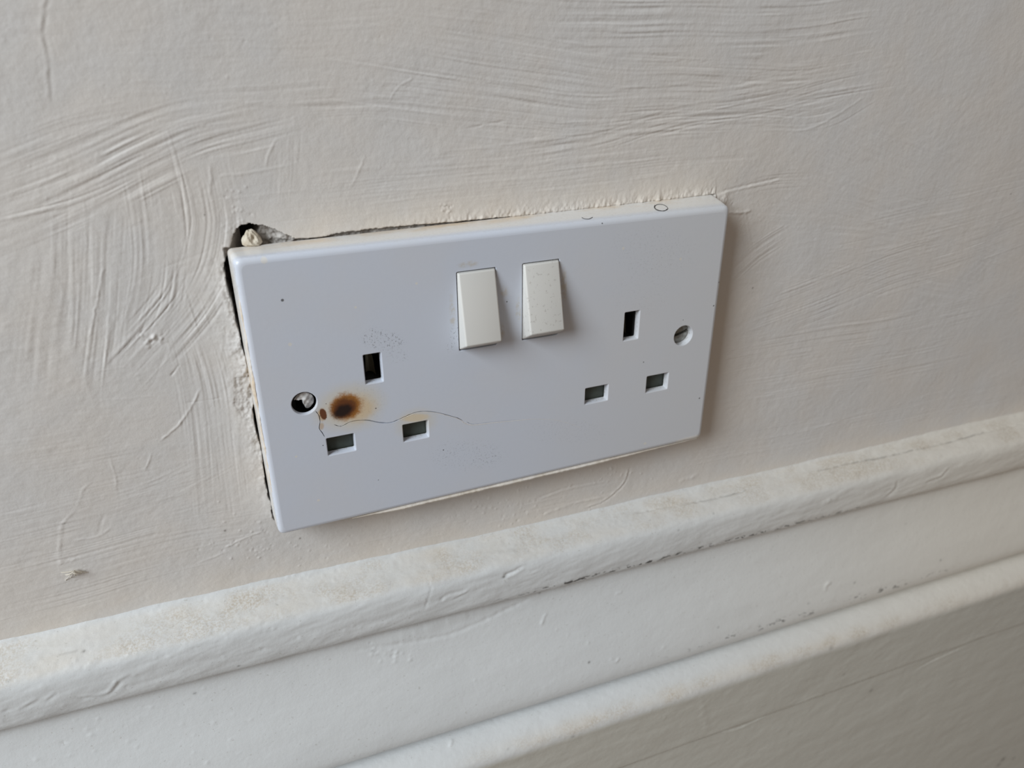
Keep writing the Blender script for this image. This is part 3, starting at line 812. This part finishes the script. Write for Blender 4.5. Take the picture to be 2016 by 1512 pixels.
# rocker switches
def rocker(x0, x1, mat, yb, label, dz=0):
    """wedge: flush at the top, standing proud at the bottom"""
    bm = bmesh.new()
    z0, z1 = 8.05, 31.1
    xf0, xf1 = x0+.15, x1-.15
    co = [(x0, -6.5, z0), (x1, -6.5, z0), (x1, -6.5, z1), (x0, -6.5, z1),
          (x0, F+.2, z0), (x1, F+.2, z0), (x1, F+.2, z1), (x0, F+.2, z1),
          (xf0, yb, 11.2+dz), (xf1, yb, 11.2+dz), (xf1, F-.55, z1-.05), (xf0, F-.55, z1-.05)]
    v = [bm.verts.new(c) for c in co]
    for f in ((0, 1, 2, 3), (0, 4, 5, 1), (1, 5, 6, 2), (2, 6, 7, 3), (3, 7, 4, 0), (4, 8, 9, 5), (5, 9, 10, 6), (6, 10, 11, 7), (7, 11, 8, 4), (8, 11, 10, 9)): bm.faces.new([v[i] for i in f])
    bmesh.ops.recalc_face_normals(bm, faces=bm.faces)
    es = [e for e in bm.edges if all(x.co.y < -9 for x in e.verts)]
    bmesh.ops.bevel(bm, geom=es, offset=.5, segments=4, affect='EDGES', profile=.5)
    bm.verts.index_update()
    vs_ = [tuple(q.co) for q in bm.verts]; fs = [tuple(q.index for q in f.verts) for f in bm.faces]; bm.free()
    o = mesh_obj('rocker_switch', vs_, fs, mat, sock); o['label'] = label
rocker(-15.35, -4.25, M_ROCK, -15.5, 'clean cream-white rocker, left of the two')
rocker(4.15, 15.25, M_ROCK2, -15.7, 'spotted cream-white rocker, right of the two', .4)

# screws
def screw(cx, cz, r, ytop, mat, slot_ang, dome, tilt=(0, 0), label=None, notch=False):
    bm = bmesh.new()
    n, m_ = 40, 10
    rings = []
    ca, sa = math.cos(math.radians(slot_ang)), math.sin(math.radians(slot_ang))
    G = 44
    # height-field disc so that the driving slot is cut into the head
    vs_ = []; fs = []; idx = {}
    rr_ = [r*k/22 for k in range(23)]
    for i, rad in enumerate(rr_):
        for j in range(64):
            a = 2*PI*j/64; x, z = rad*math.cos(a), rad*math.sin(a)
            y = -dome*(1-(rad/r)**2)
            d = abs(-sa*x+ca*z)
            if d < .42 and not notch: y += .95
            if notch:
                y += 9*float(np.clip((-.10*r-x-.25*z+.15*math.sin(z*4))/.4, 0, 1)*np.clip((.35*r-z)/.5, 0, 1))
                y += .18*math.sin(x*3.1)*math.cos(z*2.7)
            y += tilt[0]*x+tilt[1]*z
            vs_.append((cx+x, ytop+y, cz+z))
    for i in range(22):
        for j in range(64):
            k2 = (j+1) % 64; fs.append((i*64+j, i*64+k2, (i+1)*64+k2, (i+1)*64+j))
    b = len(vs_)
    for j in range(64):
        a = 2*PI*j/64; vs_.append((cx+r*.98*math.cos(a), ytop+1.2, cz+r*.98*math.sin(a)) if not notch else (cx+r*.5*math.cos(a), ytop+7.5, cz+r*.5*math.sin(a)))
    for j in range(64):
        a = 2*PI*j/64; vs_.append((cx+r*.45*math.cos(a), ytop+(2.6 if not notch else 8), cz+r*.45*math.sin(a)))
    for j in range(64):
        a = 2*PI*j/64; vs_.append((cx+r*.45*math.cos(a), ytop+9, cz+r*.45*math.sin(a)))
    for t in range(3):
        s0_ = 22*64 if t == 0 else b+(t-1)*64; s1_ = b+t*64
        for j in range(64): k2 = (j+1) % 64; fs.append((s0_+j, s0_+k2, s1_+k2, s1_+j))
    bm.free()
    o = mesh_obj('screw', vs_, fs, mat, sock)
    if label: o['label'] = label
screw(60.45, .0, 3.2, -7.75, M_STEEL, 14, .25, label='bare steel slotted screw in the right hole')
SX, SZ = atxz(598.5, 790.5, -8.6)
screw(SX, SZ, 2.75, -8.3, M_SCREWPAINT, 0, .9, (.10, -.14), 'white-painted crumbling screw in the left hole', True)

# beads of old wall paint stuck to the plate edges
def tube(name, pts, rad, mat, parent, n=8, flat=(1, 1)):
    vs_ = []; fs = []
    P_ = [np.array(p, float) for p in pts]
    for i, q in enumerate(P_):
        d = P_[min(i+1, len(P_)-1)]-P_[max(i-1, 0)]; d /= np.linalg.norm(d)
        up = np.array([0, 1, 0]) if abs(d[1]) < .9 else np.array([1, 0, 0])
        a = np.cross(d, up); a /= np.linalg.norm(a); b = np.cross(d, a)
        r = rad(i/(len(P_)-1)) if callable(rad) else rad
        for k in range(n):
            t = 2*PI*k/n; vs_.append(tuple(q+a*r*flat[0]*math.cos(t)+b*r*flat[1]*math.sin(t)))
    for i in range(len(P_)-1):
        for k in range(n): k2 = (k+1) % n; fs.append((i*n+k, i*n+k2, (i+1)*n+k2, (i+1)*n+k))
    fs += [tuple(range(n)), tuple(range((len(P_)-1)*n, len(P_)*n))]
    return mesh_obj(name, vs_, fs, mat, parent)
def n1(t, s): return float(vnoise(np.array([t]), np.array([s*3.7]), 5)[0])
def zb(x): return np.interp(x, [-72.5, 72.9], [-41.75, -41.55])
xsb = np.linspace(-51, 71.8, 260)
tube('paint_bead', [(x, -8.8+.03*n1(x/3, 1), zb(x)-.55-.05*n1(x/3, 2)) for x in xsb],
     lambda t: .80*min(1, t*7+.15)*min(1, (1-t)*2.6+.12)*(1+.10*n1(t*30, 3)+.07*n1(t*130, 6)), M_BEAD, sock, 8, (1, 1.2))['label'] = 'cream bead of wall paint along the bottom edge'
zsb = np.linspace(36, -30, 170)
def xl(z): return np.interp(z, [-41.75, 41.75], [-72.5, -71.95])
tube('paint_bead', [(xl(z)+.15+.18*n1(z/3, 4), -8.75+.15*n1(z/2.2, 5), z) for z in zsb],
     lambda t: .66*min(1, t*5+.1)*min(1, (1-t)*6+.1)*(.92+.3*n1(t*18, 7)+.18*n1(t*80, 8)), M_BEAD2, sock, 8, (.8, 1.1))['label'] = 'ragged cream paint residue along the left edge'
zsr = np.linspace(38.5, -40, 120)
tube('paint_bead', [(np.interp(z, [-41.5, 41], [72.9, 72.75])-.05, -8.5, z) for z in zsr],
     lambda t: .26*(.9+.4*n1(t*30, 9)), M_BEAD2, sock, 6)['label'] = 'thin cream paint line along the right edge'
# lifted lip of the crack where it thins out to the right
lip = smooth_path([(-15.4, -15.75), (-12.4, -17.4), (-6.7, -17.95), (-1.74, -18.5), (3.8, -19.15), (7.9, -19.7), (13.6, -21.1), (17.9, -22.7), (24.5, -26.4)], 5)
tube('crack_edge', [(x, F+.03, z-.08) for x, z in lip], lambda t: .10*(1-.6*t), M_BEAD, sock, 6)['label'] = 'raised pale lip of the crack'
lip = smooth_path([(a, b-.2) for a, b in C2[7:]], 5)
tube('crack_edge', [(x, F+.03, z-.04) for x, z in lip], lambda t: .08, M_BEAD, sock, 6)['label'] = 'raised pale lip of the crack'

# ================================================================== LOOSE THINGS
# plaster crumb in the broken corner
bm = bmesh.new(); bmesh.ops.create_icosphere(bm, subdivisions=5, radius=1)
vs_ = []
for v in bm.verts:
    x, y, z = v.co
    prof_ = 1-.42*max(0, z)**1.3
    q = Vector((x*2.75*prof_*(1 if x < 0 else .95), y*2.1, z*(3.3 if z > 0 else 1.2)))
    nn = float(fbm(np.array([x*1.6+z*1.1+5]), np.array([y*1.6-z*.7+3]), 401, 4)[0])
    q *= 1+.24*nn
    d = math.hypot(x-.18, z-.42)
    if y < 0: q.y += .9*math.exp(-(d/.20)**2)
    vs_.append((-66.45+q.x, .9+q.y, 42.6+q.z))
fs = [tuple(q.index for q in f.verts) for f in bm.faces]; bm.free()
ch = mesh_obj('plaster_lump', vs_, fs, M_PLASTER)
tag(ch, 'cream crumb of plaster in the dark hole above the socket top left corner', 'plaster lump')

def topz(x, y): # top side of the plate
    t = (y-F)/-F
    return (1-t)*np.interp(x, [-72, 72.75], [41.75, 40.95])+t*np.interp(x, [-72.85, 73.45], [41.9, 42.35])
def hair(pxs, label, Y=-5.0):
    pts = []
    for a, b in pxs:
        # intersect the view ray with the top side
        r = RM @ np.array([(a-1008)/FPX, -(b-756)/FPX, -1]); c = CAM/MM
        best = min(((abs((c+(y-c[1])/r[1]*r)[2]-topz((c+(y-c[1])/r[1]*r)[0], y)), y) for y in np.linspace(-9.5, -.5, 120)))
        q = c+(best[1]-c[1])/r[1]*r; pts.append((q[0], q[1], topz(q[0], q[1])+.085))
    pts = smooth_path(pts, 6)
    o = tube('hair', pts, .075, M_HAIR, None, 6); tag(o, label, 'hair', group='hairs on the socket top')
hair([(1289, 404), (1288, 409), (1293, 414), (1301, 415.5), (1310, 414.5), (1314.5, 411), (1311, 406), (1303, 403), (1294, 403), (1289, 407), (1291, 412), (1299, 415), (1308, 415.5), (1313, 412)],
     'dark hair curled into a ring on top of the socket near its right end')
hair([(1145.5, 428.5), (1149, 430.8), (1154, 431.6), (1160, 431.3), (1166.5, 428)], 'short dark hair bent in an arc on top of the socket above the right switch')

# tuft of painted-in bristles low on the wall
tx, tz_ = atxz(144, 1121)
vs_, fs = [], []
fib = [((0, 0), (-2.2, -1.0), 1.1), ((0, 0), (-1.4, -2.4), 1.3), ((.3, 0), (.6, -2.0), 1.5), ((.2, .1), (2.4, -1.2), 1.7), ((.2, .2), (1.9, -1.9), .9), ((-.2, 0), (-3.0, .1), .5), ((0, 0), (-2.6, -2.9), .5), ((.4, .2), (3.1, -1.9), .6)]
for (a0, b0), (a1, b1), hgt in fib:
    base = len(vs_)
    for i in range(7):
        t = i/6; x = tx+a0+(a1-a0)*t; z = tz_+b0+(b1-b0)*t; y = -.25-hgt*math.sin(PI*(.35+.65*t))
        r = .20*(1-.5*t)
        for k_ in range(5): vs_.append((x+r*math.cos(k_*1.257)*(.5), y+r*math.sin(k_*1.257), z+r*math.cos(k_*1.257)*.85))
    for i in range(6):
        for k_ in range(5): k2 = (k_+1) % 5; fs.append((base+i*5+k_, base+i*5+k2, base+(i+1)*5+k2, base+(i+1)*5+k_))
    fs += [tuple(range(base, base+5)), tuple(range(base+30, base+35))]
tf = mesh_obj('bristle_tuft', vs_, fs, M_BRIST)
tag(tf, 'small tuft of cream painted-over bristles stuck to the wall at lower left', 'bristles')
